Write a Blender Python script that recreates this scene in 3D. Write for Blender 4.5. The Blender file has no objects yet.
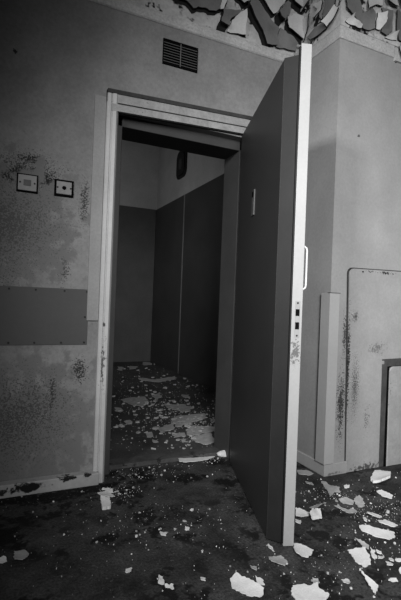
import bpy, bmesh, math, random
from mathutils import Vector, Matrix

# ---------------------------------------------------------------- camera, light, exposure
scene = bpy.context.scene
COL = scene.collection
scene.view_settings.view_transform = 'Standard'
scene.view_settings.look = 'None'
scene.view_settings.gamma = 1.0
scene.view_settings.use_curve_mapping = False
scene.view_settings.exposure = 0.0

cam_data = bpy.data.cameras.new('camera')
cam = bpy.data.objects.new('camera', cam_data)
COL.objects.link(cam)
cam_data.sensor_fit = 'VERTICAL'
cam_data.sensor_height = 24.0
cam_data.lens = 433.21 / 600 * 24.0
cam_data.clip_start = 0.02
R_ = Vector((0.907514, -0.418326, 0.037712)); U_ = Vector((-0.035297, 0.013513, 0.999286)); B_ = Vector((-0.418536, -0.908197, -0.002502))
m = Matrix((R_, U_, B_)).transposed().to_4x4()
m.translation = Vector((0, -2.2603, 0.9594))
cam.matrix_world = m
scene.camera = cam

world = bpy.data.worlds.new('overcast_sky'); scene.world = world
world.use_nodes = True
world.node_tree.nodes['Background'].inputs[0].default_value = (0.9, 0.9, 0.9, 1)
world.node_tree.nodes['Background'].inputs[1].default_value = 0.5

def area_light(name, loc, target, sx, sy, power, spread):
    d = bpy.data.lights.new(name, 'AREA'); d.shape = 'RECTANGLE'; d.size = sx; d.size_y = sy
    d.energy = power; d.spread = math.radians(spread); d.color = (1, 1, 1)
    o = bpy.data.objects.new(name, d); COL.objects.link(o)
    o.location = loc
    o.rotation_euler = (Vector(target) - Vector(loc)).to_track_quat('-Z', 'Y').to_euler()
    return o
# unseen area lamps added inside both rooms, placed and narrowed to shape the light
area_light('added_left_light', (-1.9, -2.75, 2.45), (2.6, -0.5, 0.75), 0.35, 0.4, 19, 57)
area_light('added_rear_light', (0.1, -3.2, 1.95), (2.2, -0.6, 0.95), 0.8, 0.9, 39, 87)
area_light('added_inner_light', (0.30, 2.2, 1.75), (1.8, 4.1, 1.75), 0.9, 0.9, 10.0, 160)

# ---------------------------------------------------------------- helpers
def link(name, bm, mat, parent=None, smooth=False):
    bmesh.ops.recalc_face_normals(bm, faces=bm.faces)
    me = bpy.data.meshes.new(name); bm.to_mesh(me); bm.free()
    if isinstance(mat, (list, tuple)):
        for q in mat: me.materials.append(q)
    else:
        me.materials.append(mat)
    if smooth:
        for pgn in me.polygons: pgn.use_smooth = True
    o = bpy.data.objects.new(name, me); COL.objects.link(o)
    if parent: o.parent = parent
    return o

def empty(name, loc=(0, 0, 0), rz=0):
    o = bpy.data.objects.new(name, None); COL.objects.link(o)
    o.location = loc; o.rotation_euler = (0, 0, rz); o.empty_display_size = 0.05
    return o

def tag(o, label=None, cat=None, group=None, kind=None):
    if label: o['label'] = label
    if cat: o['category'] = cat
    if group: o['group'] = group
    if kind: o['kind'] = kind
    return o

def box(bm, x0, x1, y0, y1, z0, z1, bev=0.0, seg=2):
    vs = [bm.verts.new((x, y, z)) for x in (x0, x1) for y in (y0, y1) for z in (z0, z1)]
    idx = [(0, 1, 3, 2), (4, 6, 7, 5), (0, 4, 5, 1), (2, 3, 7, 6), (0, 2, 6, 4), (1, 5, 7, 3)]
    fs = [bm.faces.new([vs[i] for i in f]) for f in idx]
    if bev > 0:
        es = list({e for f in fs for e in f.edges})
        bmesh.ops.bevel(bm, geom=es, offset=bev, segments=seg, affect='EDGES', profile=0.5)
    return bm

def B(*a, **k): return box(bmesh.new(), *a, **k)

def prism(bm, pts, axis, a0, a1, bev=0.0):
    """extrude a 2-D outline along axis (0,1,2)"""
    def p3(u, v, w):
        return {0: (w, u, v), 1: (u, w, v), 2: (u, v, w)}[axis]
    lo = [bm.verts.new(p3(u, v, a0)) for u, v in pts]; hi = [bm.verts.new(p3(u, v, a1)) for u, v in pts]
    n = len(pts); fs = [bm.faces.new(lo[::-1]), bm.faces.new(hi)]
    for i in range(n): fs.append(bm.faces.new((lo[i], lo[(i + 1) % n], hi[(i + 1) % n], hi[i])))
    if bev > 0:
        es = list({e for f in fs[:2] for e in f.edges})
        bmesh.ops.bevel(bm, geom=es, offset=bev, segments=2, affect='EDGES', profile=0.5)
    return bm

def rounded(x0, x1, y0, y1, r, corners=(1, 1, 1, 1), n=6):
    """rounded rectangle outline; corners order: BL, BR, TR, TL"""
    pts = []
    C4 = [(x0 + r, y0 + r, 180, x0, y0), (x1 - r, y0 + r, 270, x1, y0), (x1 - r, y1 - r, 0, x1, y1), (x0 + r, y1 - r, 90, x0, y1)]
    for (cx, cy, a, px, py), on in zip(C4, corners):
        if not on: pts.append((px, py)); continue
        for i in range(n + 1):
            t = math.radians(a + 90 * i / n); pts.append((cx + r * math.cos(t), cy + r * math.sin(t)))
    return pts

def cyl(bm, c, axis, r, h, n=20, r2=None):
    r2 = r if r2 is None else r2
    def p3(u, v, w):
        return {0: (c[0] + w, c[1] + u, c[2] + v), 1: (c[0] + u, c[1] + w, c[2] + v), 2: (c[0] + u, c[1] + v, c[2] + w)}[axis]
    A = [bm.verts.new(p3(r * math.cos(6.28319 * i / n), r * math.sin(6.28319 * i / n), 0)) for i in range(n)]
    D = [bm.verts.new(p3(r2 * math.cos(6.28319 * i / n), r2 * math.sin(6.28319 * i / n), h)) for i in range(n)]
    bm.faces.new(A[::-1]); bm.faces.new(D)
    for i in range(n): bm.faces.new((A[i], A[(i + 1) % n], D[(i + 1) % n], D[i]))
    return bm

def tube(bm, pts, r, n=10):
    pts = [Vector(q) for q in pts]; rings = []
    for i, q in enumerate(pts):
        t = (pts[min(i + 1, len(pts) - 1)] - pts[max(i - 1, 0)]).normalized()
        a = t.orthogonal().normalized() if i == 0 else (prev - t * prev.dot(t)).normalized()
        prev = a; b = t.cross(a)
        rings.append([bm.verts.new(q + r * (a * math.cos(6.28319 * k / n) + b * math.sin(6.28319 * k / n))) for k in range(n)])
    for r0, r1 in zip(rings, rings[1:]):
        for k in range(n): bm.faces.new((r0[k], r0[(k + 1) % n], r1[(k + 1) % n], r1[k]))
    bm.faces.new(rings[0][::-1]); bm.faces.new(rings[-1])
    return bm

# ---------------------------------------------------------------- materials
def mat(name, base, rough=0.8, var=0.25, scale=4.0, fine=0.12, fscale=60.0, bump=0.15, spots=(), spec=0.3, mould_shade=None, metal=0.0):
    """grey paint / plaster / timber with broad blotches, fine grain, bump, optional dark speckle and stains.
    spots: (centre, radius, value, noise scale, threshold) - a stain, or painted shade, with a ragged outline of its own"""
    M = bpy.data.materials.new(name); M.use_nodes = True
    nt = M.node_tree; N = nt.nodes; L = nt.links
    bsdf = N['Principled BSDF']
    bsdf.inputs['Roughness'].default_value = rough
    bsdf.inputs['Specular IOR Level'].default_value = spec
    bsdf.inputs['Metallic'].default_value = metal
    geo = N.new('ShaderNodeNewGeometry')
    def noise(s, detail=6, rg=0.6):
        n = N.new('ShaderNodeTexNoise'); n.inputs['Scale'].default_value = s
        n.inputs['Detail'].default_value = detail; n.inputs['Roughness'].default_value = rg
        L.new(geo.outputs['Position'], n.inputs['Vector']); return n.outputs['Fac']
    def ramp(v, a, b, lo=0.0, hi=1.0):
        r = N.new('ShaderNodeMapRange'); r.inputs[1].default_value = a; r.inputs[2].default_value = b
        r.inputs[3].default_value = lo; r.inputs[4].default_value = hi; L.new(v, r.inputs[0]); return r.outputs[0]
    def mth(op, a, b):
        n = N.new('ShaderNodeMath'); n.operation = op
        for i, q in enumerate((a, b)):
            if isinstance(q, (int, float)): n.inputs[i].default_value = q
            else: L.new(q, n.inputs[i])
        return n.outputs[0]
    def lerp(a, b, t):
        n = N.new('ShaderNodeMix'); n.data_type = 'FLOAT'
        L.new(t, n.inputs[0])
        for i, q in ((2, a), (3, b)):
            if isinstance(q, (int, float)): n.inputs[i].default_value = q
            else: L.new(q, n.inputs[i])
        return n.outputs[0]
    blotch = noise(scale); grain = noise(fscale, 4, 0.7)
    v = mth('MULTIPLY', ramp(blotch, 0.3, 0.7, 1 - var, 1 + var), ramp(grain, 0.3, 0.7, 1 - fine, 1 + fine))
    v = mth('MULTIPLY', v, base)
    for (c, rad, val, ns, th) in spots:
        d = N.new('ShaderNodeVectorMath'); d.operation = 'SUBTRACT'; d.inputs[1].default_value = c
        L.new(geo.outputs['Position'], d.inputs[0])
        s = N.new('ShaderNodeVectorMath'); s.operation = 'MULTIPLY'
        rr = rad if isinstance(rad, tuple) else (rad,) * 3
        s.inputs[1].default_value = tuple(1 / q for q in rr); L.new(d.outputs[0], s.inputs[0])
        ln = N.new('ShaderNodeVectorMath'); ln.operation = 'LENGTH'; L.new(s.outputs[0], ln.inputs[0])
        near = ramp(ln.outputs['Value'], 0.0, 1.0, 1.0, 0.0)
        n = noise(ns, 6, 0.65)
        t = mth('ADD', mth('MULTIPLY', near, 0.75), mth('MULTIPLY', mth('SUBTRACT', n, 0.5), 1.6))
        t = ramp(t, th, th + 0.12)
        t = mth('MULTIPLY', t, ramp(near, 0.0, 0.1))
        v = lerp(v, val, t)
    for ms, mth_, mval, mscale, mask_lo in (mould_shade if isinstance(mould_shade, list) else [mould_shade] if mould_shade else []):
        sp = ramp(noise(ms, 3, 0.75), mth_, mth_ + 0.06)
        mk = ramp(noise(mscale, 3, 0.5), mask_lo, mask_lo + 0.12)
        v = lerp(v, mval, mth('MULTIPLY', sp, mk))
    cc = N.new('ShaderNodeCombineColor'); 
    for i in range(3): L.new(v, cc.inputs[i])
    L.new(cc.outputs[0], bsdf.inputs['Base Color'])
    if bump:
        bp = N.new('ShaderNodeBump'); bp.inputs['Strength'].default_value = bump; bp.inputs['Distance'].default_value = 0.01
        L.new(mth('ADD', grain, mth('MULTIPLY', blotch, 0.6)), bp.inputs['Height']); L.new(bp.outputs[0], bsdf.inputs['Normal'])
    return M

M = {}
M['wall'] = mat('grubby_plaster', .215, 0.85, 0.24, 2.0, 0.13, 60, 0.14,
    spots=[((0.04, 0, 1.53), (0.24, .3, 0.14), 0.012, 120, 0.50), ((0.19, 0, 1.52), (0.09, .3, 0.11), 0.010, 130, 0.44), ((0.12, 0, 1.62), (0.2, .3, 0.06), 0.012, 110, 0.52),
           ((0.10, 0, 1.55), (0.6, .3, 0.32), 0.03, 160, 0.62), ((0.0, 0, 1.25), (0.9, .3, 0.6), 0.06, 170, 0.66), ((0.28, 0, 1.12), (0.10, .3, 0.26), 0.035, 150, 0.56),
           ((0.05, 0, 0.30), (0.9, .3, 0.75), 0.16, 9, 0.34), ((0.05, 0, 0.35), (0.9, .3, 0.75), 0.085, 150, 0.60), ((0.0, 0, 1.3), (0.8, .3, 0.6), 0.165, 10, 0.36), ((0.0, 0, 1.3), (0.8, .3, 0.6), 0.09, 150, 0.58), ((0.38, 0, 0.58), (0.10, .3, 0.16), 0.03, 130, 0.52), ((0.15, 0, 0.40), (0.7, .3, 0.55), 0.07, 150, 0.64), ((0.02, 0, 2.12), (0.02, .3, 0.02), 0.03, 60, 0.4),
           ((-0.1, 0, 1.0), (0.95, .3, 1.0), 0.07, 170, 0.70), ((0.37, 0, 1.45), (0.08, .3, 0.35), 0.04, 140, 0.58), ((0.25, 0, 0.48), (0.05, .3, 0.25), 0.04, 130, 0.56)],
    mould_shade=[(40, 0.64, 0.12, 3.0, 0.54)])
M['breast'] = mat('pale_breast_plaster', .27, 0.85, 0.12, 3.0, 0.08, 60, 0.14,
    spots=[((1.79, -.35, 0.40), (0.075, .1, 0.50), 0.03, 150, 0.50), ((1.80, -.35, 0.8), (0.05, .1, 0.4), 0.05, 150, 0.56), ((1.85, -.34, 1.95), 0.02, 0.06, 30, 0.35), ((1.86, -.34, 1.62), 0.012, 0.04, 30, 0.35),
           ((1.95, -.34, 1.70), (0.35, .1, 0.03), 0.3, 20, 0.62), ((2.05, -.34, 1.45), (0.2, .1, 0.12), 0.3, 12, 0.66)],
    mould_shade=[(120, 0.66, 0.12, 3.0, 0.54)])
M['board'] = mat('stained_board', .27, 0.75, 0.10, 5, 0.08, 70, 0.08,
    spots=[((1.82, -.36, 0.6), (0.035, .1, 0.7), 0.02, 120, 0.46), ((1.88, -.36, 0.5), (0.12, .1, 0.6), 0.06, 160, 0.60), ((1.86, -.37, 0.905), (0.07, .1, 0.08), 0.12, 110, 0.5),
           ((2.05, -.35, 1.17), (0.3, .1, 0.02), 0.04, 50, 0.5), ((2.05, -.35, 0.72), (0.2, .1, 0.10), 0.12, 90, 0.56), ((1.98, -.35, .3), (0.1, .1, 0.25), 0.1, 100, 0.62),
           ((1.99, -.35, .02), (0.3, .1, 0.06), 0.06, 60, 0.5)])
M['peelbase'] = mat('bare_old_plaster', 0.40, 0.9, 0.25, 9, 0.12, 60, 0.25, mould_shade=[(10, 0.54, 0.008, 4, 0.40)])  # black blotches painted in for the dark gaps behind the curls
M['pale_paint'] = mat('pale_paint_film', .48, 0.7, 0.12, 8, 0.06, 90, 0.08)
M['dark_paint'] = mat('old_grey_paint_film', .145, 0.7, 0.2, 8, 0.08, 90, 0.08)
M['flap_shade'] = mat('black_flap_shade', 0.010, 0.9, 0.3, 20, 0.1, 90, 0.0)  # black put into flap rims and backs to stand for shadow beneath
M['rail'] = mat('chalky_white_rail', .40, 0.8, 0.15, 6, 0.22, 80, 0.4, mould_shade=(60, 0.62, 0.12, 8, 0.5))
M['trim'] = mat('white_gloss_trim', .46, 0.5, 0.10, 5, 0.06, 90, 0.06,
    spots=[((0.49, 0, 0.62), (0.05, .1, 0.35), 0.12, 60, 0.56), ((0.49, 0, 0.82), (0.02, .1, 0.05), 0.06, 60, 0.5)])
M['trim_dirty'] = mat('grimy_head_moulding', 0.3, 0.6, 0.2, 12, 0.2, 60, 0.15, mould_shade=(60, 0.60, 0.10, 7, 0.48))
M['side_board'] = mat('plain_side_board', 0.26, 0.6, 0.1, 5, 0.08, 80, 0.05)
M['gap_shade'] = mat('black_gap_shade', 0.006, 0.6, 0.1, 5, 0.05, 60, 0.0)  # black for the painted shadow gap at the door edge
M['groove'] = mat('dark_groove', 0.04, 0.9, 0.3, 10, 0.2, 60, 0.1)  # dark tone for moulding lip, lines and board edge
M['lining'] = mat('dark_frame_paint', .05, 0.55, 0.15, 4, 0.08, 60, 0.06)
M['skirting'] = mat('chipped_skirting', 0.33, 0.7, 0.15, 5, 0.1, 60, 0.15,
    spots=[((0.17, -.045, 0.04), (0.17, .1, 0.05), 0.006, 18, 0.40), ((0.33, -.045, 0.055), (0.09, .1, 0.03), 0.008, 30, 0.46), ((0.43, -.045, 0.058), (0.06, .1, 0.025), 0.01, 40, 0.48), ((0.02, -.045, 0.03), (0.10, .1, 0.04), 0.02, 30, 0.50)])
M['breast_skirting'] = mat('breast_skirting_paint', 0.31, 0.7, 0.1, 5, 0.06, 60, 0.1,
    spots=[((1.75, -.36, 0.012), (0.15, .1, 0.02), 0.15, 60, 0.5)])
M['guard'] = mat('corner_guard_paint', .34, 0.6, 0.06, 4, 0.04, 60, 0.04)
M['plate'] = mat('painted_metal_plate', .072, 0.6, 0.06, 3, 0.04, 50, 0.03)
M['black'] = mat('black_void_paint', 0.005, 0.95, 0.1, 5, 0.05, 50, 0.0, spec=0.0)
M['screw'] = mat('rusty_screw_head', 0.012, 0.6, 0.2, 30, 0.1, 90, 0.05)
M['switch'] = mat('yellowed_switch_plastic', .24, 0.5, 0.1, 20, 0.06, 90, 0.02)
M['switch_dark'] = mat('dirty_rocker', 0.07, 0.5, 0.15, 40, 0.1, 120, 0.02)
M['door'] = mat('white_door_paint', .29, 0.5, 0.04, 6, 0.04, 90, 0.04,
    spots=[((1.066, -.858, 0.77), (0.05, .05, 0.11), 0.10, 90, 0.46)])
M['handle'] = mat('white_enamel_handle', 0.70, 0.35, 0.04, 6, 0.03, 90, 0.0)
M['pad'] = mat('dark_grey_door_cladding', .029, 0.5, 0.12, 3, 0.08, 90, 0.05, spec=0.35)
M['slot_and_highlight'] = mat('worn_slot_and_highlight_paint', .075, 0.5, 0.15, 30, 0.1, 90, 0.03)
M['vent_bar'] = mat('grey_vent_bars', .13, 0.6, 0.1, 20, 0.1, 90, 0.05)
M['back_panel'] = mat('lit_back_panel', 0.085, 0.55, 0.18, 2.5, 0.1, 70, 0.04)  # panel colour lightened for the light falling on the back wall
M['threshold'] = mat('worn_threshold', .065, 0.85, 0.3, 9, 0.2, 80, 0.3, mould_shade=[(20, 0.55, 0.015, 6, 0.42)])
M['strip_shade'] = mat('dark_strip_shade', 0.013, 0.6, 0.15, 6, 0.1, 80, 0.04, spec=0.2)  # darker than the panel, to put shade into its edge strip
M['panel'] = mat('shaded_dark_panel', 0.052, 0.55, 0.18, 2.5, 0.1, 70, 0.04)  # same panel, colour darkened for the side wall in less light
M['inner_wall'] = mat('inner_room_paint', .42, 0.85, 0.15, 2.5, 0.08, 60, 0.1)
M['inner_ceiling'] = mat('sooty_ceiling', 0.10, 0.9, 0.3, 3, 0.1, 60, 0.1)
M['batten'] = mat('pale_cover_strip', .2, 0.6, 0.1, 10, 0.05, 60, 0.03)
M['fitting'] = mat('black_wall_fitting', 0.010, 0.5, 0.2, 20, 0.1, 60, 0.03)
M['iron'] = mat('sooty_iron', .05, 0.6, 0.3, 14, 0.2, 70, 0.2, spec=0.4)
M['steel'] = mat('dull_grey_sheet', 0.27, 0.6, 0.12, 12, 0.1, 70, 0.1,
    spots=[((2.16, -.33, .45), (0.03, .1, 0.2), 0.06, 60, 0.5)])
M['ceiling'] = mat('ceiling_distemper', 0.3, 0.9, 0.15, 3, 0.08, 50, 0.2)
M['roomwall'] = mat('plain_grey_wall', 0.12, 0.9, 0.15, 2.5, 0.08, 50, 0.15)
M['chip'] = mat('fallen_paint', .64, 0.8, 0.10, 30, 0.08, 150, 0.15)
M['chip_grey'] = mat('fallen_grey_paint', .36, 0.8, 0.18, 30, 0.1, 150, 0.15)
M['chip_inner'] = mat('dusty_fallen_paint', .36, 0.9, 0.2, 25, 0.1, 120, 0.15)
FL_SPOTS = [((0.72, 0.0, 0), (0.10, 0.12, .3), 0.004, 14, 0.29), ((0.97, -0.12, 0), (0.16, 0.10, .3), 0.004, 14, 0.27), ((0.60, -.17, 0), (0.10, 0.05, .3), 0.004, 16, 0.33),
            ((0.25, -.07, 0), (0.55, 0.13, .3), 0.004, 12, 0.27), ((0.42, -.55, 0), (0.12, 0.08, .3), 0.005, 16, 0.37), ((1.12, -.24, 0), (0.10, 0.12, .3), 0.004, 16, 0.33),  # first spot paints the shadow along the foot of the left wall
            ((0.05, -.35, 0), (0.4, 0.25, .3), 0.006, 10, 0.5), ((1.45, -.70, 0), (0.25, 0.2, .3), 0.006, 10, 0.48), ((1.2, 0.05, 0), (0.10, 0.12, .3), 0.004, 14, 0.29),
            ((0.62, -.42, 0), (0.16, 0.3, .3), 0.075, 14, 0.62), ((0.2, -.05, 0), (0.22, 0.05, .3), 0.06, 20, 0.58)]
M['floor'] = mat('filthy_floor_covering', .037, 0.85, 0.7, 5.5, 0.6, 100, 0.6, spots=FL_SPOTS, spec=0.2, mould_shade=[(9, 0.52, 0.008, 2.2, 0.43), (60, 0.60, 0.09, 3.5, 0.46), (260, 0.68, 0.2, 5, 0.44)])
M['inner_floor'] = mat('filthy_inner_floor', .055, 0.85, 0.40, 3.0, 0.35, 90, 0.4, spec=0.25, mould_shade=(30, 0.60, 0.16, 2.6, 0.46))
# ---------------------------------------------------------------- the setting
WY = 0.010          # face of the door wall
BX, BY = 1.686, -0.350   # flank and front of the chimney breast
def struct(name, bm, m): return tag(link(name, bm, m), kind='structure')

struct('floor', B(-2.5, 4.3, -4.0, 0.14, -0.1, 0.0), M['floor'])
struct('floor_inner', B(0.05, 2.4, 0.26, 4.3, -0.1, 0.0), M['inner_floor'])
struct('ceiling', B(-2.5, 4.3, -4.0, 0.27, 3.1, 3.2), M['ceiling'])
struct('ceiling_inner', B(0.05, 2.4, 0.27, 4.3, 3.4, 3.5), M['inner_ceiling'])
OX0, OX1, OZ = 0.522, 1.352, 1.95    # structural opening
bm = bmesh.new()
box(bm, -2.5, OX0, WY, 0.27, 0, 3.1); box(bm, OX1, 3.5, WY, 0.27, 0, 3.1); box(bm, OX0, OX1, WY, 0.27, OZ, 3.1)
struct('wall_front', bm, M['wall'])
struct('trim_1', B(-2.4, BX, 0.004, WY + .002, 2.53, 3.1), M['peelbase'])
struct('wall_breast', B(BX, 3.4, BY, WY, 0, 3.1), M['breast'])
bm = bmesh.new(); box(bm, BX - .006, BX, BY - .006, WY - .001, 2.545, 3.1); box(bm, BX, 3.4, BY - .006, BY, 2.545, 3.1)
struct('trim_2', bm, M['peelbase'])
struct('wall_left', B(-2.6, -2.5, -4.0, 0.27, 0, 3.1), M['roomwall'])
bm = bmesh.new()
for a in ((4.2, 4.3, -4.0, -2.95, 0, 3.1), (4.2, 4.3, -1.65, 0.27, 0, 3.1), (4.2, 4.3, -2.95, -1.65, 0, 0.95), (4.2, 4.3, -2.95, -1.65, 2.45, 3.1)): box(bm, *a)
struct('wall_right', bm, M['roomwall'])
bm = bmesh.new()
for a in ((-2.5, -0.4, -4.1, -4.0, 0, 3.1), (0.9, 4.3, -4.1, -4.0, 0, 3.1), (-0.4, 0.9, -4.1, -4.0, 0, 1.3), (-0.4, 0.9, -4.1, -4.0, 2.7, 3.1)): box(bm, *a)
struct('wall_back', bm, M['roomwall'])
# inner room
struct('wall_inner_back', B(0.05, 2.4, 4.154, 4.3, 0, 3.4), M['inner_wall'])
struct('wall_inner_right', B(2.152, 2.4, 0.27, 4.154, 0, 3.4), M['inner_wall'])
struct('wall_inner_left', B(0.05, 0.2, 0.27, 4.154, 0, 3.4), M['inner_wall'])
struct('wall_inner_front', B(0.2, 2.152, 0.27, 0.29, 3.1, 3.4), M['inner_wall'])

# ---------------------------------------------------------------- skirtings and picture rails
struct('baseboard_front', B(-2.5, 0.488, -0.045, WY, 0, 0.062, 0.004), M['skirting'])
bm = bmesh.new(); L_ = [(BX - .010, WY), (BX - .010, BY - .010), (1.842, BY - .010), (1.842, BY), (BX, BY), (BX, WY)]
prism(bm, L_, 2, 0, 0.070, 0.004)
struct('baseboard_breast', bm, M['breast_skirting'])
def rail_profile(y):   # (y, z) section: flat band with a small rounded nose below
    return [(y + .02, 2.470), (y - .004, 2.470), (y - .012, 2.476), (y - .012, 2.488), (y - .010, 2.494), (y - .013, 2.515), (y - .010, 2.530), (y, 2.536), (y + .02, 2.536)]
struct('trim_3', prism(bmesh.new(), rail_profile(WY - .002), 0, -2.5, BX), M['rail'])
# breast rail: flank and front mitred at the corner
bm = bmesh.new()
ring = []
for sx, sy in ((0, 0), (1, 1), (2, 1)):
    ring.append(None)
prof = [(0.0, 2.470), (0.008, 2.472), (0.011, 2.480), (0.009, 2.492), (0.011, 2.515), (0.009, 2.540), (0.0, 2.546)]
def rail_pt(k, o, z):
    return [(BX - o, WY), (BX - o, BY - o), (2.098, BY - o)][k] + (z,)
rows = [[bm.verts.new(rail_pt(k, o, z)) for (o, z) in prof] for k in range(3)]
for a, b in zip(rows, rows[1:]):
    for i in range(len(prof)):
        j = (i + 1) % len(prof); bm.faces.new((a[i], a[j], b[j], b[i]))
bm.faces.new(rows[0]); bm.faces.new(rows[-1][::-1])
struct('trim_4', bm, M['rail'])
bm = bmesh.new(); prism(bm, [(2.104, 2.452), (3.4, 2.452), (3.4, 2.526), (2.104, 2.530)], 1, BY - .014, BY)
struct('trim_5', bm, M['rail'])

# ---------------------------------------------------------------- door frame (fixed)
def sheared_head(bm, x0, x1, y0, y1, z0, z1, rise):
    n0 = len(bm.verts); box(bm, x0, x1, y0, y1, z0, z1)
    bm.verts.ensure_lookup_table()
    for v in bm.verts[n0:]: v.co.z += rise * (v.co.x - 0.52)
RISE = 0.042
frame = tag(empty('trim_6', (0, 0, 0)), 'white painted door frame around the dark doorway', 'door frame', kind='structure')
bm = bmesh.new()   # moulded left architrave
prism(bm, [(0.463, WY), (0.463, -.012), (0.468, -.018), (0.482, -.018), (0.486, -.012), (0.489, -.012), (0.492, -.020), (0.510, -.022), (0.520, -.012), (0.520, WY)], 2, 0, 2.035)
link('architrave', bm, M['trim'], frame)
link('architrave', prism(bmesh.new(), [(1.362, WY), (1.362, -.006), (1.37, -.010), (1.41, -.010), (1.41, WY)], 2, 0, 2.06), M['trim'], frame)
bm = bmesh.new()
sheared_head(bm, 0.463, 1.41, -.016, WY, 1.976, 2.020, RISE)
sheared_head(bm, 0.488, 1.38, -.022, WY, 1.930, 1.966, RISE)
link('head_architrave', bm, M['trim_dirty'], frame)
bm = bmesh.new(); sheared_head(bm, 0.463, 1.41, -.024, WY, 2.020, 2.040, RISE); sheared_head(bm, 0.50, 1.38, -.009, WY, 1.928, 2.000, RISE); 
link('dark_ledge', bm, M['groove'], frame)  # dark lip on top and dark lines between the bands
link('side_board', B(0.403, 0.462, -.002, WY, 0.838, 2.0, 0.002), M['side_board'], frame)
bm = bmesh.new(); box(bm, OX0, 0.568, 0.07, 0.265, 0, 1.95, 0.003); box(bm, OX0 - .004, 0.526, -.008, 0.08, 0, 1.95)
link('jamb', bm, M['lining'], frame)
bm = bmesh.new(); box(bm, 1.300, OX1, 0.07, 0.268, 0, 1.95, 0.003); box(bm, 1.348, OX1 + .004, 0.0, 0.08, 0, 1.95)
link('jamb', bm, M['lining'], frame)
link('head_stop', B(OX0, OX1, 0.07, 0.268, 1.892, 1.952, 0.003), M['lining'], frame)
struct('trim_7', prism(bmesh.new(), [(0.13, -.05), (0.13, 0.004), (0.15, 0.016), (0.245, 0.016), (0.27, 0.004), (0.27, -.05)], 0, OX0, OX1), M['threshold'])

# ---------------------------------------------------------------- the open door
ang = math.atan2(-0.947, -0.3205)
door = tag(empty('door_1', (1.336, 0.0005, 0), ang), 'open heavy door with white edge and dark padded inner face', 'door', kind='structure')
link('door_leaf', B(0.045, 0.905, 0.0, 0.043, 0.004, 1.996, 0.002), M['door'], door)
pad = link('padded_panel', prism(bmesh.new(), [(0.012, 0.0), (0.012, -.050), (0.020, -.060), (0.860, -.054), (0.891, -.008), (0.891, 0.0)], 2, 0.008, 1.958, 0.005), M['pad'], door)
eb = link('edge_shade_strip', prism(bmesh.new(), [(0.859, -.0545), (0.861, -.0550), (0.8925, -.0085), (0.8925, -.001), (0.8905, -.001), (0.8905, -.008)], 2, 0.012, 1.954, 0.0), M['strip_shade'], pad); eb['label'] = 'strip in painted shade along the free edge of the padded panel'  # colour darkened to paint shade onto the bevelled edge
bd = link('corner_highlight', tube(bmesh.new(), [(0.8598, -.0533, 0.015), (0.8598, -.0533, 1.95)], 0.0020, 8), M['slot_and_highlight'], pad); bd['label'] = 'painted pale highlight line on the corner of the padded panel'  # pale tube painting the highlight along the panel's ridge
link('dark_edge_strip', B(0.8905, 0.9035, -.006, 0.0005, 0.015, 1.985), M['gap_shade'], door)  # black strip painting the shaded gap between panel and door edge
bm = bmesh.new(); box(bm, 0.9045, 0.9062, 0.013, 0.033, 0.828, 0.975, 0.0004)
lp = link('lock_plate', bm, M['switch'], door); lp['label'] = 'narrow worn metal lock plate in the door edge'
link('keeper_hole', B(0.9055, 0.9068, 0.015, 0.031, 0.915, 0.942), M['black'], lp)
link('keeper_hole', B(0.9055, 0.9068, 0.015, 0.031, 0.862, 0.890), M['black'], lp)
for z in (0.837, 0.966): link('screw', cyl(bmesh.new(), (0.9058, 0.023, z), 0, 0.004, 0.001, 12), M['screw'], lp)
hp = [(0.870, 0.040, 1.195), (0.870, 0.055, 1.195), (0.870, 0.063, 1.189), (0.870, 0.065, 1.178), (0.870, 0.065, 1.04), (0.870, 0.063, 1.029), (0.870, 0.055, 1.023), (0.870, 0.040, 1.023)]
link('pull_handle', tube(bmesh.new(), hp, 0.0043, 10), M['handle'], door, smooth=True)
for z in (0.25, 1.0, 1.72):
    link('hinge', cyl(bmesh.new(), (0.040, 0.02, z), 2, 0.008, 0.1, 14), M['iron'], door)

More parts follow.
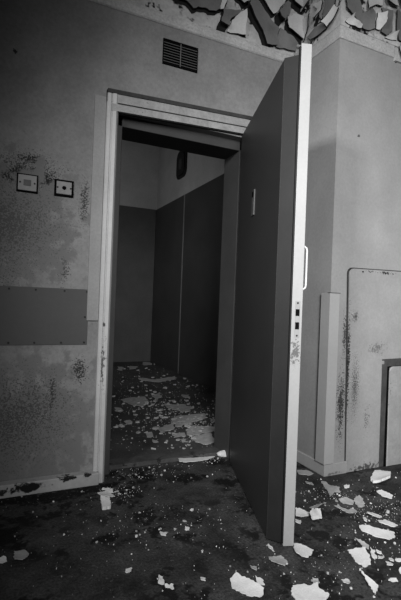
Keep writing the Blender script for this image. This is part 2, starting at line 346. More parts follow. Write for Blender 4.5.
# ---------------------------------------------------------------- outlines of fallen and peeling paint (metres)
FLOOR = [
    ([(1.901, -0.481), (2.009, -0.408), (2.041, -0.419), (2.031, -0.507), (1.988, -0.55), (1.916, -0.544), (1.877, -0.523)], 0.03, 'thick white plaster lump on the floor in front of the boarded fireplace'),
    ([(1.811, -0.608), (1.842, -0.612), (1.855, -0.671), (1.823, -0.696), (1.799, -0.66)], 0.008, 'narrow pale flake lying just in front of the thick plaster lump'),
    ([(1.617, -0.407), (1.636, -0.425), (1.625, -0.47), (1.645, -0.52), (1.613, -0.56), (1.594, -0.536), (1.54, -0.566), (1.563, -0.525), (1.597, -0.448)], 0.012, 'jagged grey flake by the corner of the chimney breast skirting'),
    ([(1.551, -0.612), (1.6, -0.618), (1.616, -0.648), (1.584, -0.677), (1.545, -0.648)], 0.008, 'mottled grey flake at the left of the crumbled patch behind the door'),
    ([(1.629, -0.635), (1.682, -0.618), (1.674, -0.648), (1.628, -0.708), (1.591, -0.709), (1.6, -0.674)], 0.008, 'crumbled grey flake at the right of the crumbled patch behind the door'),
    ([(1.49, -0.651), (1.505, -0.663), (1.519, -0.712), (1.553, -0.704), (1.547, -0.742), (1.486, -0.756), (1.491, -0.716)], 0.01, 'forked grey flake in front of the crumbled patch behind the door'),
    ([(1.362, -0.625), (1.419, -0.616), (1.458, -0.624), (1.394, -0.685), (1.376, -0.668)], 0.04, 'dark upturned curl of paint behind the door edge'),
    ([(1.292, -0.702), (1.345, -0.676), (1.382, -0.676), (1.347, -0.73), (1.292, -0.731)], 0.03, 'bright rolled curl of paint behind the door edge'),
    ([(1.282, -0.624), (1.302, -0.64), (1.328, -0.678), (1.304, -0.688), (1.266, -0.687), (1.25, -0.668)], 0.015, 'white flake half hidden by the door edge'),
    ([(1.226, -0.698), (1.247, -0.711), (1.226, -0.734), (1.204, -0.723)], 0.008, 'small white chip half hidden by the door edge'),
    ([(1.591, -0.758), (1.612, -0.775), (1.624, -0.815), (1.583, -0.837), (1.577, -0.808), (1.556, -0.795)], 0.015, 'white bent flake behind the long pale strip'),
    ([(1.524, -0.797), (1.55, -0.793), (1.515, -0.832), (1.503, -0.823)], 0.008, 'small white chip left of the white bent flake'),
    ([(1.563, -0.845), (1.615, -0.844), (1.628, -0.9), (1.599, -0.904), (1.555, -0.86)], 0.008, 'thin white sliver right of the white bent flake'),
    ([(1.446, -0.852), (1.481, -0.86), (1.562, -0.936), (1.536, -0.966), (1.496, -0.973), (1.453, -0.925), (1.43, -0.879)], 0.012, 'long pale strip of paint, widest sliver on the right of the floor'),
    ([(1.357, -0.922), (1.371, -0.938), (1.377, -0.977), (1.36, -0.993), (1.351, -0.973)], 0.01, 'slim grey flake between the long strip and the square white flake'),
    ([(1.273, -0.968), (1.312, -0.975), (1.343, -0.995), (1.315, -1.043), (1.283, -1.077), (1.252, -1.077), (1.246, -1.035)], 0.012, 'large squarish white flake in front of the long pale strip'),
    ([(1.36, -0.997), (1.362, -1.012), (1.348, -1.046), (1.322, -1.057), (1.324, -1.037)], 0.012, 'small upright-pointing chip touching the squarish white flake on its right'),
    ([(1.096, -0.849), (1.126, -0.866), (1.146, -0.919), (1.087, -0.958), (1.058, -0.955), (1.05, -0.931)], 0.015, 'white ragged flake at the foot of the open door edge'),
    ([(1.203, -1.106), (1.211, -1.142), (1.214, -1.175), (1.172, -1.204), (1.18, -1.185), (1.193, -1.135)], 0.02, 'white wedge-shaped flake pointing at the squarish white flake'),
    ([(1.119, -1.1), (1.143, -1.108), (1.134, -1.128), (1.114, -1.139), (1.114, -1.112)], 0.01, 'small triangular chip left of the wedge-shaped flake'),
    ([(0.938, -1.064), (0.977, -1.074), (0.99, -1.094), (1.022, -1.092), (1.007, -1.116), (1.014, -1.163), (0.978, -1.183), (0.922, -1.158), (0.904, -1.124), (0.906, -1.099)], 0.015, 'big torn white flake at the bottom of the view below the door'),
    ([(1.023, -1.061), (1.039, -1.071), (1.031, -1.088), (1.015, -1.078)], 0.006, 'small grey chip just behind the big torn white flake'),
    ([(1.287, -1.159), (1.302, -1.175), (1.296, -1.188), (1.28, -1.177)], 0.006, 'thin white chip right of the wedge-shaped flake'),
    ([(1.404, -1.081), (1.431, -1.093), (1.417, -1.107), (1.397, -1.093)], 0.006, 'pale flake cut by the right edge of the view'),
    ([(1.356, -1.078), (1.367, -1.1), (1.352, -1.116), (1.34, -1.099)], 0.006, 'small pale chip right of the squarish white flake'),
    ([(1.377, -1.012), (1.395, -1.023), (1.385, -1.035), (1.364, -1.027)], 0.006, 'little chip near the top right of the squarish white flake'),
    ([(1.358, -1.04), (1.373, -1.056), (1.357, -1.068), (1.341, -1.057)], 0.006, 'lower little chip on the right of the squarish white flake'),
    ([(1.386, -1.067), (1.395, -1.078), (1.375, -1.1), (1.366, -1.091)], 0.008, 'upright little chip beside the pale flake at the right edge'),
    ([(1.366, -1.132), (1.382, -1.131), (1.357, -1.158), (1.347, -1.151)], 0.006, 'chip at the right edge of the view, nearest the wedge-shaped flake'),
    ([(1.534, -0.377), (1.563, -0.399), (1.544, -0.433), (1.518, -0.409)], 0.006, 'grey chip on the floor beside the skirting of the breast flank'),
    ([(1.587, -0.235), (1.647, -0.247), (1.653, -0.3), (1.61, -0.318), (1.554, -0.29)], 0.006, 'grey flake tucked against the skirting behind the door'),
    ([(1.703, -0.49), (1.729, -0.5), (1.709, -0.521), (1.684, -0.513)], 0.005, 'tiny pale chip before the boarded fireplace, left of the thick lump'),
    ([(0.753, -0.957), (0.785, -0.945), (0.817, -1.007), (0.833, -1.048), (0.809, -1.072), (0.766, -1.049), (0.738, -0.999)], 0.012, 'large white oblong flake at the bottom, left of the big torn flake'),
    ([(0.948, -0.9), (1.005, -0.902), (1.0, -0.949), (0.97, -0.973), (0.938, -0.93)], 0.01, 'grey rounded flake in front of the padded door panel'),
    ([(0.998, -0.819), (1.004, -0.847), (0.989, -0.878), (0.983, -0.854)], 0.006, 'thin pale chip at the padded panel corner of the door'),
    ([(0.858, -0.916), (0.878, -0.929), (0.864, -0.95), (0.851, -0.937)], 0.006, 'small chip left of the grey rounded flake'),
    ([(0.839, -0.979), (0.857, -0.998), (0.851, -1.025), (0.833, -1.008)], 0.008, 'small flake just behind the large white oblong flake'),
    ([(1.018, -1.061), (1.042, -1.066), (1.031, -1.091), (1.01, -1.082)], 0.005, 'tiny grey chip right behind the big torn white flake'),
    ([(0.078, -0.519), (0.116, -0.523), (0.127, -0.562), (0.104, -0.601), (0.076, -0.587)], 0.01, 'white kite-shaped flake alone on the dark floor at far left'),
    ([(0.024, -0.548), (0.05, -0.552), (0.053, -0.575), (0.024, -0.58)], 0.008, 'white chip at the left edge of the view beside the kite-shaped flake'),
    ([(0.625, -0.59), (0.655, -0.593), (0.643, -0.617), (0.621, -0.612)], 0.008, 'white chip in the middle of the open floor before the doorway'),
    ([(0.454, -0.233), (0.499, -0.244), (0.488, -0.312), (0.448, -0.318)], 0.02, 'bright lump of plaster at the foot of the left door frame'),
    ([(0.462, -0.135), (0.513, -0.13), (0.532, -0.206), (0.471, -0.211)], 0.012, 'flaky pale crumbs spread behind the bright lump by the door frame'),
    ([(0.507, -0.097), (0.54, -0.128), (0.536, -0.168), (0.502, -0.144)], 0.008, 'pale chip nearest the left door frame foot'),
    ([(0.526, -0.856), (0.541, -0.862), (0.532, -0.897), (0.512, -0.889)], 0.01, 'small white chip near the bottom, left of the large oblong flake'),
    ([(0.531, -0.905), (0.561, -0.912), (0.556, -0.931), (0.531, -0.917)], 0.006, 'crumbly white chip just in front of the small white chip at the bottom'),
    ([(0.434, -0.772), (0.455, -0.775), (0.449, -0.796), (0.431, -0.793)], 0.006, 'small round chip on the floor in front of the left door frame'),
    ([(0.739, -0.585), (0.756, -0.591), (0.749, -0.608), (0.731, -0.604)], 0.005, 'tiny white chip further back on the open floor before the doorway'),
    ([(0.661, -0.911), (0.677, -0.92), (0.67, -0.934), (0.656, -0.929)], 0.005, 'tiny chip left of the large white oblong flake'),
    ([(1.291, 0.275), (1.372, 0.358), (1.394, 0.313), (1.326, 0.16), (1.272, 0.114), (1.244, 0.155)], 0.05, 'chunk of broken plaster on the threshold against the door'),
    ([(0.99, 0.166), (1.101, 0.184), (1.202, 0.195), (1.238, 0.157), (1.166, 0.118), (1.018, 0.097), (0.979, 0.11)], 0.015, 'long crumbled strip of plaster along the threshold')]
CORR = [
    [(1.543, 2.783), (1.701, 2.642), (2.032, 2.826), (1.964, 2.623), (1.686, 2.487), (1.516, 2.605)],
    [(1.128, 1.787), (1.316, 1.791), (1.284, 1.612), (1.195, 1.453), (1.112, 1.512), (1.056, 1.74)],
    [(1.401, 1.854), (1.514, 1.943), (1.454, 1.726), (1.366, 1.655)],
    [(1.375, 1.461), (1.563, 1.433), (1.595, 1.256), (1.5, 1.14), (1.393, 1.27)],
    [(1.246, 0.92), (1.373, 1.073), (1.608, 1.055), (1.558, 0.919), (1.435, 0.862), (1.24, 0.773)],
    [(1.098, 0.793), (1.236, 0.861), (1.22, 0.754), (1.103, 0.672)],
    [(1.343, 0.775), (1.548, 0.677), (1.518, 0.603), (1.384, 0.582), (1.252, 0.534), (1.273, 0.657)],
    [(1.273, 0.527), (1.422, 0.555), (1.381, 0.399), (1.293, 0.34), (1.234, 0.413)],
    [(1.144, 0.621), (1.243, 0.627), (1.22, 0.544), (1.122, 0.533)],
    [(0.899, 1.026), (0.951, 1.038), (0.94, 0.952), (0.889, 0.942)],
    [(0.965, 0.678), (1.018, 0.699), (1.002, 0.615), (0.954, 0.608)],
    [(1.699, 1.804), (1.776, 1.783), (1.727, 1.652), (1.661, 1.67)],
    [(1.702, 3.744), (1.786, 3.642), (1.703, 3.437), (1.613, 3.455)],
    [(0.964, 0.535), (1.011, 0.541), (0.997, 0.49), (0.956, 0.477)],
    [(1.582, 0.911), (1.619, 0.871), (1.574, 0.81), (1.553, 0.835)],
    [(1.51, 3.694), (1.571, 3.626), (1.497, 3.374), (1.446, 3.436)],
    [(1.975, 4.034), (2.071, 3.953), (2.036, 3.772), (1.911, 3.765)],
    [(0.932, 1.47), (0.98, 1.389), (0.947, 1.313), (0.912, 1.366)],
    [(1.338, 0.986), (1.411, 0.983), (1.359, 0.885), (1.308, 0.892)],
    [(1.153, 0.494), (1.203, 0.492), (1.184, 0.416), (1.136, 0.418)]]
PEEL = [
    ([(0.625, 2.647), (1.107, 2.812), (1.098, 2.649), (1.062, 2.622), (1.018, 2.611), (0.992, 2.619), (0.949, 2.61), (0.919, 2.588), (0.881, 2.619), (0.848, 2.619), (0.75, 2.63)], 1, 0.002, 'd', (0, -1), 0.012, 0.004, 'wide grey sheet of old wallpaper with scalloped lower edge above the vent'),
    ([(1.097, 2.745), (1.14, 2.759), (1.109, 2.649), (1.087, 2.642)], 1, 0.002, 'l', (1, 0), 0.02, 0.012, 'narrow pale upright strip of peeling paint at the end of the scalloped sheet'),
    ([(1.105, 2.651), (1.247, 2.693), (1.255, 2.674), (1.205, 2.654), (1.161, 2.612), (1.137, 2.545), (1.079, 2.543), (1.106, 2.62)], 1, 0.002, 'd', (-0.3, -1), 0.03, 0.006, 'hook-shaped dark flap of paint resting on the picture rail'),
    ([(1.209, 2.648), (1.257, 2.683), (1.263, 2.54), (1.142, 2.537), (1.17, 2.607)], 1, 0.002, 'l', (1, 0.2), 0.03, 0.003, 'pale bulging flap right of the hook-shaped dark flap'),
    ([(1.259, 2.716), (1.308, 2.781), (1.384, 2.723), (1.508, 2.642), (1.482, 2.546), (1.403, 2.527), (1.37, 2.601), (1.309, 2.658)], 1, 0.002, 'd', (-1, -0.3), 0.02, 0.012, 'broad dark diagonal roll of paint above the doorway'),
    ([(1.474, 2.734), (1.551, 2.843), (1.574, 2.834), (1.565, 2.762), (1.507, 2.684), (1.476, 2.692)], 1, 0.002, 'd', (-0.5, -1), 0.03, 0.012, 'leaf-shaped dark curl near the corner above the door'),
    ([(1.488, 2.649), (1.561, 2.626), (1.631, 2.6), (1.627, 2.555), (1.482, 2.539)], 1, 0.002, 'd', (0.2, 1), 0.03, 0.006, 'dark low flap on the picture rail just above the open door'),
    ([(1.316, 2.85), (1.537, 2.925), (1.54, 2.849), (1.473, 2.742), (1.444, 2.721)], 1, 0.002, 'l', (-0.3, -1), 0.012, 0.006, 'large pale pointed sheet between the diagonal roll and the leaf-shaped curl'),
    ([(1.14, 2.767), (1.293, 2.818), (1.277, 2.751), (1.235, 2.709), (1.215, 2.738)], 1, 0.002, 'l', (0.3, -1), 0.02, 0.006, 'pale flap with a rounded tip above the hook-shaped dark flap'),
    ([(1.575, 2.906), (1.687, 2.943), (1.693, 2.813), (1.645, 2.82), (1.592, 2.836)], 1, 0.002, 'l', (-0.5, -1), 0.02, 0.008, 'pale pointed sheet on the left of the wall corner'),
    ([(-0.007, 2.939), (-0.128, 2.863), (-0.124, 2.815), (-0.06, 2.811), (-0.015, 2.802)], 0, 1.69, 'l', (0.5, -1), 0.02, 0.008, 'pale pointed sheet on the breast flank beside the wall corner'),
    ([(1.551, 2.739), (1.617, 2.788), (1.694, 2.792), (1.702, 2.636), (1.672, 2.623), (1.612, 2.644), (1.554, 2.66)], 1, 0.002, 'l', (-0.3, -1), 0.02, 0.006, 'large pale shield-shaped sheet beneath the pointed sheet at the corner'),
    ([(-0.02, 2.769), (-0.113, 2.747), (-0.089, 2.683), (-0.048, 2.649), (-0.029, 2.617)], 0, 1.69, 'l', (0.6, 0), 0.02, 0.004, 'pale slanting sheet on the breast flank over the door top'),
    ([(-0.125, 2.791), (-0.207, 2.768), (-0.227, 2.68), (-0.194, 2.651), (-0.162, 2.669), (-0.177, 2.728)], 0, 1.69, 'l', (0, -1), 0.03, 0.01, 'pale hanging tongue of paint on the breast flank'),
    ([(-0.224, 2.784), (-0.322, 2.723), (-0.316, 2.667), (-0.277, 2.647), (-0.238, 2.626)], 0, 1.69, 'd', (-0.4, -1), 0.015, 0.008, 'dark tall flap of paint beside the breast corner'),
    ([(-0.323, 2.671), (-0.353, 2.636), (-0.279, 2.563), (-0.239, 2.606)], 0, 1.69, 'l', (-1, 0), 0.03, 0.012, 'pale diagonal roll running up to the breast corner'),
    ([(-0.15, 2.644), (-0.227, 2.63), (-0.256, 2.571), (-0.192, 2.567), (-0.131, 2.566), (-0.071, 2.616)], 0, 1.69, 'd', (-0.3, -1), 0.015, 0.006, 'dark crumpled patch of paint on the breast flank above the rail'),
    ([(1.693, 2.73), (1.794, 2.764), (1.829, 2.657), (1.824, 2.57), (1.748, 2.612), (1.697, 2.631)], 1, -0.35, 'd', (-0.6, -0.4), 0.012, 0.006, 'tall grey sheet of old paint at the breast corner'),
    ([(1.708, 2.566), (1.74, 2.612), (1.752, 2.595), (1.817, 2.576), (1.82, 2.559), (1.751, 2.559)], 1, -0.35, 'l', (0.3, 1), 0.035, 0.004, 'sharp zigzag flap standing off the rail at the breast corner'),
    ([(1.829, 2.648), (1.907, 2.705), (1.93, 2.689), (1.924, 2.583), (1.886, 2.561), (1.828, 2.565)], 1, -0.35, 'd', (0.6, -0.6), 0.01, 0.004, 'dark kite-shaped patch above the rail on the breast'),
    ([(1.944, 2.688), (1.986, 2.68), (1.99, 2.639), (1.962, 2.586), (1.938, 2.59)], 1, -0.35, 'l', (1, 0), 0.04, 0.006, 'pale upright curl between two dark patches on the breast'),
    ([(1.98, 2.729), (2.072, 2.743), (2.063, 2.608), (2.013, 2.567), (1.969, 2.575), (1.991, 2.629)], 1, -0.35, 'd', (0, -1), 0.01, 0.004, 'dark shield-shaped patch right of the pale upright curl'),
    ([(1.985, 2.827), (2.093, 2.863), (2.088, 2.754), (1.983, 2.738)], 1, -0.35, 'l', (-0.2, -1), 0.03, 0.008, 'pale square sheet over the dark shield-shaped patch'),
    ([(1.851, 2.72), (1.876, 2.77), (1.978, 2.804), (1.976, 2.734), (1.909, 2.712), (1.835, 2.65)], 1, -0.35, 'l', (-0.5, -1), 0.03, 0.008, 'pale ragged sheet over the dark kite-shaped patch'),
    ([(2.082, 2.739), (2.153, 2.751), (2.181, 2.753), (2.19, 2.585), (2.115, 2.575), (2.089, 2.615)], 1, -0.35, 'd', (-1, 0), 0.012, 0.005, 'dark sheet above the broken end of the picture rail'),
    ([(2.013, 2.563), (2.083, 2.616), (2.109, 2.573), (2.057, 2.563)], 1, -0.35, 'l', (0, 1), 0.03, 0.004, 'pale lump of paint on the rail below the dark sheet'),
    ([(2.095, 2.853), (2.19, 2.884), (2.195, 2.777), (2.128, 2.754), (2.1, 2.756)], 1, -0.35, 'l', (-0.3, -1), 0.03, 0.007, 'pale sheet at the top right above the broken rail'),
    ([(2.114, 2.531), (2.163, 2.556), (2.206, 2.571), (2.21, 2.498), (2.167, 2.478), (2.127, 2.452)], 1, -0.35, 'l', (-0.6, -0.6), 0.025, 0.006, 'pale torn flap below the broken end of the picture rail')]
CORR_LABELS = [
    'long thin pale strip of fallen paint across the back of the inner floor',
    'wide ragged pale patch at the left of the inner floor, midway back',
    'small pale patch between the wide left patch and the dark right panels',
    'broad pale patch below the seam of the right panels, middle of the inner floor',
    'large pale patch in the middle of the cluster behind the threshold',
    'narrow pale patch at the left of the cluster behind the threshold',
    'largest pale sheet of the cluster, against the right door jamb',
    'pale patch at the front right of the cluster, nearest the threshold',
    'pale oval patch at the front of the cluster behind the threshold',
    'small pale patch at the left of the inner floor beside the left jamb',
    'small pale patch in the centre of the inner floor, left of the oval patch',
    'small pale patch alone on the dark floor along the right panels',
    'small pale patch at the far left back of the inner floor',
    'small pale patch just behind the threshold, middle of the doorway',
    'tiny pale patch by the right jamb behind the largest sheet',
    'pale patch furthest back at the left of the inner floor',
    'small pale patch in front of the back panel of the inner room',
    'pale patch seen close beside the left jamb, midway back',
    'small pale patch on the near side of the large middle patch of the cluster',
    'small pale patch between the oval patch and the front right patch']
sl = link('slot_plate', B(0.375, 0.425, -0.0625, -0.054, 1.405, 1.535, 0.001), M['slot_and_highlight'], door); sl['label'] = 'small upright pale slot plate on the padded panel'
link('slot_hole', B(0.380, 0.412, -0.0632, -0.0620, 1.500, 1.530), M['black'], sl)

# ---------------------------------------------------------------- air vent over the doorway
v = tag(empty('air_vent', (0.8645, WY, 2.26)), 'black slotted air vent set in the wall above the doorway', 'vent')
link('backing', B(-0.103, 0.103, -.0035, .004, 0.0, 0.132), M['black'], v)
bm = bmesh.new()
box(bm, -0.1045, 0.1045, -.008, .004, 0.130, 0.136); box(bm, -0.1045, 0.1045, -.008, .004, -0.004, 0.002)
box(bm, -0.1045, -0.1015, -.008, .004, -0.004, 0.136); box(bm, 0.1015, 0.1045, -.008, .004, -0.004, 0.136)
link('frame', bm, M['black'], v)
for i in range(1, 9):
    z = 0.132 * i / 9
    link('slat', B(-0.103, 0.103, -.0046, .002, z - .0012, z + .0012, 0.0005), M['vent_bar'], v)
link('centre_bar', B(-0.002, 0.002, -.008, .002, 0, 0.132), M['vent_bar'], v)

# ---------------------------------------------------------------- switch plates on the left wall
def switch(x0, x1, z0, z1, label, kind):
    w, h = x1 - x0, z1 - z0
    t = tag(empty('wall_switch', (x0, WY, z0)), label, 'switch', 'electrical plates left of the door')
    k = 0.004 if kind == 'rocker' else 0.010
    link('back_box', B(-0.004, w + .004, -.006, .004, -.006, h + .003, 0.001), M['black'], t)
    link('face_plate', B(k * .6, w - k * .6, -.009, -.004, k * .6, h - k * .6, 0.002), M['switch'], t)
    if kind == 'rocker':
        link('rocker', B(w * .30, w * .68, -.0115, -.007, h * .32, h * .68, 0.001), M['switch_dark'], t)
    else:
        link('cord_hole', cyl(bmesh.new(), (w * .5, -.0105, h * .5), 1, 0.010, 0.005, 20), M['black'], t)
    for sx in (.13, .87):
        link('screw', cyl(bmesh.new(), (w * sx, -.0105, h * .5), 1, 0.0045, 0.004, 12), M['screw'], t)
switch(0.053, 0.142, 1.460, 1.540, 'left switch plate with a square rocker on the mouldy wall', 'rocker')
switch(0.226, 0.311, 1.462, 1.537, 'right switch plate with a round dark hole, nearer the door frame', 'hole')

# ---------------------------------------------------------------- screwed cover plate
cp = tag(empty('cover_plate', (-0.55, WY, 0.713)), 'smooth grey rectangular cover plate screwed low on the left wall', 'plate')
link('sheet', B(0, 0.960, -.004, .001, 0, 0.284, 0.0015), M['plate'], cp)
for x in (0.08, 0.2, 0.33, 0.46, 0.584, 0.704, 0.840, 0.951): link('screw', cyl(bmesh.new(), (x, -.0065, 0.272), 1, 0.0052, 0.004, 12), M['screw'], cp)
for x in (0.08, 0.2, 0.33, 0.46, 0.590, 0.706, 0.832, 0.945): link('screw', cyl(bmesh.new(), (x, -.0065, 0.012), 1, 0.0052, 0.004, 12), M['screw'], cp)
link('screw', cyl(bmesh.new(), (0.945, -.0065, 0.142), 1, 0.0052, 0.004, 12), M['screw'], cp)

# ---------------------------------------------------------------- corner guard on the chimney breast
g = [(BX - .020, BY + .055), (BX - .020, BY - .018), (1.735, BY - .018), (1.735, BY), (BX, BY), (BX, BY + .055)]
gd = tag(link('corner_guard', prism(bmesh.new(), g, 2, 0.071, 1.032, 0.003), M['guard']), 'pale timber corner guard on the lower edge of the chimney breast', 'corner guard')
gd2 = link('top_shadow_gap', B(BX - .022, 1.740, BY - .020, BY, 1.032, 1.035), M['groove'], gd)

# ---------------------------------------------------------------- boarded-up fireplace
fb = tag(empty('fireplace_board', (1.808, BY, 0.0)), 'stained pale board with a rounded corner covering the fireplace', 'board')
W_ = 1.2
pts = [(0.030, 0.004), (0.285, 0.004), (0.277, 0.655), (W_, 0.668), (W_, 1.196)]
# rounded top-left corner
r = 0.035
pts += [(0.0 + r + r * math.cos(math.radians(a)), 1.180 - r + r * math.sin(math.radians(a))) for a in range(90, 181, 15)]
link('panel', prism(bmesh.new(), pts, 1, -.012, 0.0, 0.003), M['board'], fb)
edge = [(0.026, 0.004)] + [(0.0 + r - .007 + (r + .002) * math.cos(math.radians(a)) , 1.186 - r + r * math.sin(math.radians(a))) for a in range(180, 89, -15)] + [(W_, 1.203), (W_, 1.19), (r, 1.17), (.01, 1.13), (0.034, 0.004)]
link('dark_edge_strip', prism(bmesh.new(), edge, 1, -.006, 0.0), M['groove'], fb)
cap = link('round_cap', cyl(bmesh.new(), (0.055, -.016, 0.905), 1, 0.026, 0.006, 24, r2=0.03), M['board'], fb)
link('screw', cyl(bmesh.new(), (0.055, -.018, 0.905), 1, 0.007, 0.003, 12), M['switch_dark'], cap)
for x in (0.10, 0.28): link('pin', cyl(bmesh.new(), (x, -.015, 1.166), 1, 0.005, 0.004, 10), M['screw'], fb)

fr = tag(empty('fire_front', (2.085, BY, 0.0)), 'sooty iron fire surround with a grey sheet, showing through the board at right', 'fireplace')
fp = [(0.0, 0.003), (0.066, 0.003), (0.060, 0.610), (0.9, 0.622), (0.9, 0.666), (-.008, 0.656)]
link('iron_frame', prism(bmesh.new(), fp, 1, -.010, 0.0, 0.002), M['iron'], fr)
link('inner_gap', prism(bmesh.new(), [(0.046, 0.003), (0.068, 0.003), (0.068, 0.60), (0.9, 0.612), (0.9, 0.618), (0.05, 0.607)], 1, -.0108, -.002), M['black'], fr)
ip = [(0.068, 0.003)] + [(0.9, 0.003), (0.9, 0.612)] + [(0.066 + .03 + .03 * math.cos(math.radians(a)), 0.606 - .03 + .03 * math.sin(math.radians(a))) for a in range(90, 181, 15)]
link('sheet', prism(bmesh.new(), ip, 1, -.018, 0.0, 0.004), M['steel'], fr)
link('bracket', B(0.004, 0.02, -.014, -.008, 0.622, 0.642, 0.001), M['switch'], fr)

# ---------------------------------------------------------------- inner room: dado panels and the dark fitting
T = 2.136
for a, b, nm, lab in ((3.0, 4.154, 'wall_panel', 'dark wall panel at the far end of the inner right wall'), (0.30, 2.985, 'wall_panel', 'long dark wall panel on the inner right wall nearer the doorway')):
    tag(link(nm, B(T, 2.152, a, b, 0.0, 2.345, 0.002), M['panel']), lab, 'wall panel', 'dark panels lining the inner room')
tag(link('wall_panel', B(0.25, T - .002, 4.136, 4.154, 0.0, 2.345, 0.002), M['back_panel']), 'dark wall panel across the back of the inner room', 'wall panel', 'dark panels lining the inner room')
tag(link('cover_strip', B(T - .003, T + .004, 2.975, 3.003, 0.004, 2.345, 0.001), M['batten']), 'thin pale cover strip between two dark panels on the inner right wall', 'strip')
wf = tag(empty('wall_fitting', (2.152, 3.155, 2.79)), 'black rounded fitting high on the pale inner wall', 'wall fitting')
link('base', prism(bmesh.new(), rounded(-0.17, 0.17, -0.19, 0.19, 0.09), 0, -.02, 0.0, 0.004), M['fitting'], wf)
link('cover', prism(bmesh.new(), rounded(-0.13, 0.13, -0.15, 0.15, 0.07), 0, -.030, -.014, 0.01), M['fitting'], wf)
link('badge', prism(bmesh.new(), rounded(-0.05, 0.05, -0.07, 0.07, 0.03), 0, -.033, -.029, 0.001), M['iron'], wf)

# ---------------------------------------------------------------- peeling paint over the rails
def sheet_mesh(pts, to3, d, lift, base, thick, cuts, seed, wob=0.004, rag=4):
    """a curled film: outline pts in a plane, lifted towards direction d; front = material 0, rim/back = material 1"""
    rnd = random.Random(seed)
    bm = bmesh.new()
    # ragged outline
    out = []
    n = len(pts)
    for i in range(n):
        a = Vector(pts[i]); b = Vector(pts[(i + 1) % n]); out.append(a)
        ln = (b - a).length; k = max(0, min(rag, int(ln / wob / (5 if rag < 6 else 2))))
        nrm = Vector((-(b - a).y, (b - a).x)).normalized() if ln > 0 else Vector((0, 0))
        for j in range(1, k + 1):
            out.append(a.lerp(b, j / (k + 1)) + nrm * rnd.uniform(-wob, wob) * .8)
    f = bm.faces.new([bm.verts.new((q.x, q.y, 0)) for q in out])
    bmesh.ops.triangulate(bm, faces=[f])
    for _ in range(cuts): 
        bmesh.ops.subdivide_edges(bm, edges=[e for e in bm.edges if e.calc_length() > wob * 3], cuts=1, use_grid_fill=False)
        bmesh.ops.triangulate(bm, faces=[q for q in bm.faces if len(q.verts) > 3])
    dv = Vector(d).normalized() if Vector(d).length else Vector((0, 1))
    pr = [v.co.x * dv.x + v.co.y * dv.y for v in bm.verts]; lo, hi = min(pr), max(pr)
    ph = rnd.uniform(0, 6)
    tops, bots = {}, {}
    nb = bmesh.new()
    for v, q in zip(bm.verts, pr):
        t = (q - lo) / max(hi - lo, 1e-6)
        perp = -v.co.x * dv.y + v.co.y * dv.x
        h = base + lift * t ** 2 + 0.12 * lift * math.sin(perp / max(hi - lo, 1e-6) * 5 + ph) * t
        # a lifted film pulls back a little
        u = v.co.x - dv.x * lift * .25 * t ** 2; w = v.co.y - dv.y * lift * .25 * t ** 2
        h = max(h, thick + .0002)
        tops[v] = nb.verts.new(to3(u, w, h)); bots[v] = nb.verts.new(to3(u, w, h - thick))
    for q in bm.faces:
        a = nb.faces.new([tops[v] for v in q.verts]); a.material_index = 0
        b = nb.faces.new([bots[v] for v in reversed(q.verts)]); b.material_index = 1
    for e in bm.edges:
        if len(e.link_faces) == 1:
            a, b = e.verts
            s = nb.faces.new((tops[a], tops[b], bots[b], bots[a])); s.material_index = 1
    bm.free()
    return nb
for i, (pts, ax, val, tone, d, lift, base, label) in enumerate(PEEL):
    if ax == 0: val = BX
    elif val < -.1: val = BY
    if ax == 1: to3 = (lambda u, w, h, val=val: (u, val - h, w))
    else: to3 = (lambda u, w, h, val=val: (val - h, u, w)); d = (-d[0], d[1])
    o = link('peeling_paint', sheet_mesh(pts, to3, d, lift * 1.3, base * 1.5 + .008, 0.008, 3, 100 + i, 0.005), [M['pale_paint'] if tone == 'l' else M['dark_paint'], M['flap_shade']])
    dv = Vector(d).normalized() * 0.011
    link('flap_shadow', sheet_mesh([(x + dv.x, y + dv.y) for x, y in pts], to3, d, 0.0, .0026, 0.002, 1, 100 + i, 0.005), [M['flap_shade'], M['flap_shade']], o)  # black sheet shifted sideways to paint the shadow gap beside the lifted edge
    tag(o, label, 'peeling paint', 'peeling paint above the picture rails')

# ---------------------------------------------------------------- fallen flakes on the floor
for i, (pts, lift, label) in enumerate(FLOOR):
    a = random.Random(i).uniform(0, 6.283)
    grey = ' grey ' in ' ' + label or 'dark' in label
    grey = (' grey ' in ' ' + label + ' ') or ('dark' in label)
    mm = M['chip_grey'] if grey else M['chip']
    thick = 0.014 if label.startswith(('thick', 'bright lump')) else 0.003
    z0 = 0.0
    if 'threshold' in label: pts = [(x, y - 0.03 if y - 0.03 < 0.125 else 0.125 + (y - .155) * .15) for x, y in pts]
    if label.startswith('chunk'):
        xs = [q[0] for q in pts]; ys = [q[1] for q in pts]; rk = random.Random(900 + i)
        hx, hy = (max(xs) - min(xs)) / 2, (max(ys) - min(ys)) / 2; hz = 0.025
        hx *= .9; hy *= .8; hz = .035
        rb = bmesh.new(); bmesh.ops.create_icosphere(rb, subdivisions=3, radius=1.0)
        knobs = [(Vector((rk.uniform(-1, 1), rk.uniform(-1, 1), rk.uniform(-.3, 1))).normalized(), rk.uniform(-.35, .3)) for _ in range(14)]
        for vv in rb.verts:
            n_ = vv.co.normalized(); k_ = 1 + sum(a_ * max(0, n_.dot(q_) - .55) * 2 for q_, a_ in knobs) + rk.uniform(-.04, .04)
            vv.co = Vector(((max(xs) + min(xs)) / 2 + n_.x * hx * k_, (max(ys) + min(ys)) / 2 + n_.y * hy * k_, max(0.0005, hz * (.35 + .75 * n_.z * k_))))
        o = link('plaster_lump', rb, mm)
        tag(o, label, 'plaster lump'); continue
    o = link('fallen_flake', sheet_mesh(pts, lambda u, w, h, z0=z0: (u, w, h + z0), (math.cos(a), math.sin(a)), lift, thick + .0005, thick, 3, 300 + i, 0.0045, 8), [mm, mm])
    tag(o, label, 'paint flake', 'fallen paint flakes on the floor')
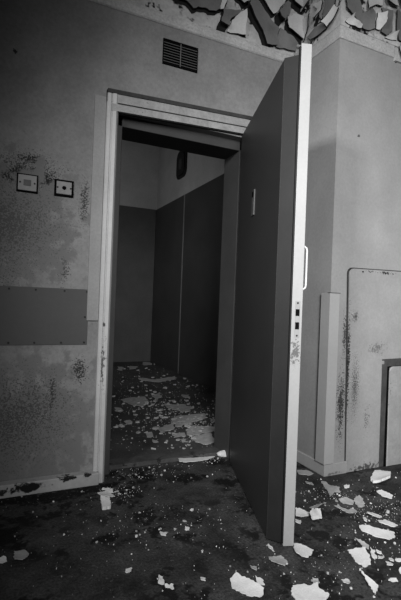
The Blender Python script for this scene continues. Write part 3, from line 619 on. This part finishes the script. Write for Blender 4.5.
CL = ['pale patch of fallen paint on the inner room floor']
for i, pts in enumerate(CORR):
    a = random.Random(50 + i).uniform(0, 6.283)
    o = link('fallen_flake', sheet_mesh(pts, lambda u, w, h: (u, w, h), (math.cos(a), math.sin(a)), 0.006, .0035, 0.003, 2, 500 + i, 0.022, 9), [M['chip_inner'], M['chip_inner']])
    cx = sum(q[0] for q in pts) / len(pts); cy = sum(q[1] for q in pts) / len(pts)
    tag(o, CORR_LABELS[i], 'paint flake', 'fallen paint in the inner room')

# crumbs too many to count
def crumbs(name, n, region, zs, mats, seed, label, smin, smax):
    rnd = random.Random(seed); bm = bmesh.new(); k = 0
    while k < n:
        x, y = region(rnd)
        s = smin + (smax - smin) * rnd.random() ** 8
        m_ = rnd.choice((3, 4, 4, 5)); a0 = rnd.uniform(0, 6.28); th = rnd.uniform(.001, .003)
        tl = (rnd.uniform(-.3, .3), rnd.uniform(-.3, .3))
        top = []; bot = []
        for j in range(m_):
            a = a0 + 6.283 * j / m_ + rnd.uniform(-.3, .3); r_ = s * rnd.uniform(.5, 1)
            dx, dy = r_ * math.cos(a), r_ * math.sin(a); h = zs + .0005 + s * .3 + dx * tl[0] + dy * tl[1]
            top.append(bm.verts.new((x + dx, y + dy, h + th))); bot.append(bm.verts.new((x + dx, y + dy, zs)))
        mi = 0 if rnd.random() < .4 else 1
        fs = [bm.faces.new(top)]
        for j in range(m_): fs.append(bm.faces.new((top[j], bot[j], bot[(j + 1) % m_], top[(j + 1) % m_])))
        for f in fs: f.material_index = mi
        k += 1
    o = link(name, bm, mats)
    tag(o, label, 'debris', kind='stuff')
CLUST = [(0.56, -.16, .05, 3), (0.78, .02, .10, 2), (0.62, -.45, .14, 1.0), (0.75, -.55, .10, .7), (1.55, -.55, .10, 3), (1.60, -.80, .10, 3), (1.40, -1.0, .15, 3), (1.75, -.75, .12, 3), (1.0, -1.05, .15, 2), (1.2, .10, .06, 2), (0.7, .10, .10, 2), (0.45, -.5, .1, 1)]
def reg_front(rnd):
    while True:
        if rnd.random() < .62:
            w = rnd.uniform(0, sum(c[3] for c in CLUST))
            for c in CLUST:
                w -= c[3]
                if w <= 0: break
            x, y = rnd.gauss(c[0], c[2]), rnd.gauss(c[1], c[2] * .7)
        else: x, y = rnd.uniform(-.2, 2.3), rnd.uniform(-1.4, 0.12)
        if y > -.02 and not (0.54 < x < 1.28 and y < 0.12): continue
        if x > 1.66 and y > -.37: continue
        return x, y
crumbs('paint_crumbs', 1400, reg_front, 0.0, [M['chip'], M['chip_grey']], 7, 'fine pale crumbs of paint scattered over the dark floor', 0.0012, 0.0095)
def reg_in(rnd):
    while True:
        if rnd.random() < .6: x, y = rnd.gauss(1.35, .25), rnd.gauss(1.0, .5)
        else: x, y = rnd.uniform(.5, 2.1), rnd.uniform(.3, 3.9)
        if .3 < y < 4.0 and .3 < x < 2.1: return x, y
crumbs('paint_crumbs', 1500, reg_in, 0.0, [M['chip_inner'], M['chip_inner']], 9, 'dusty crumbs of paint scattered over the inner room floor', 0.003, 0.03)
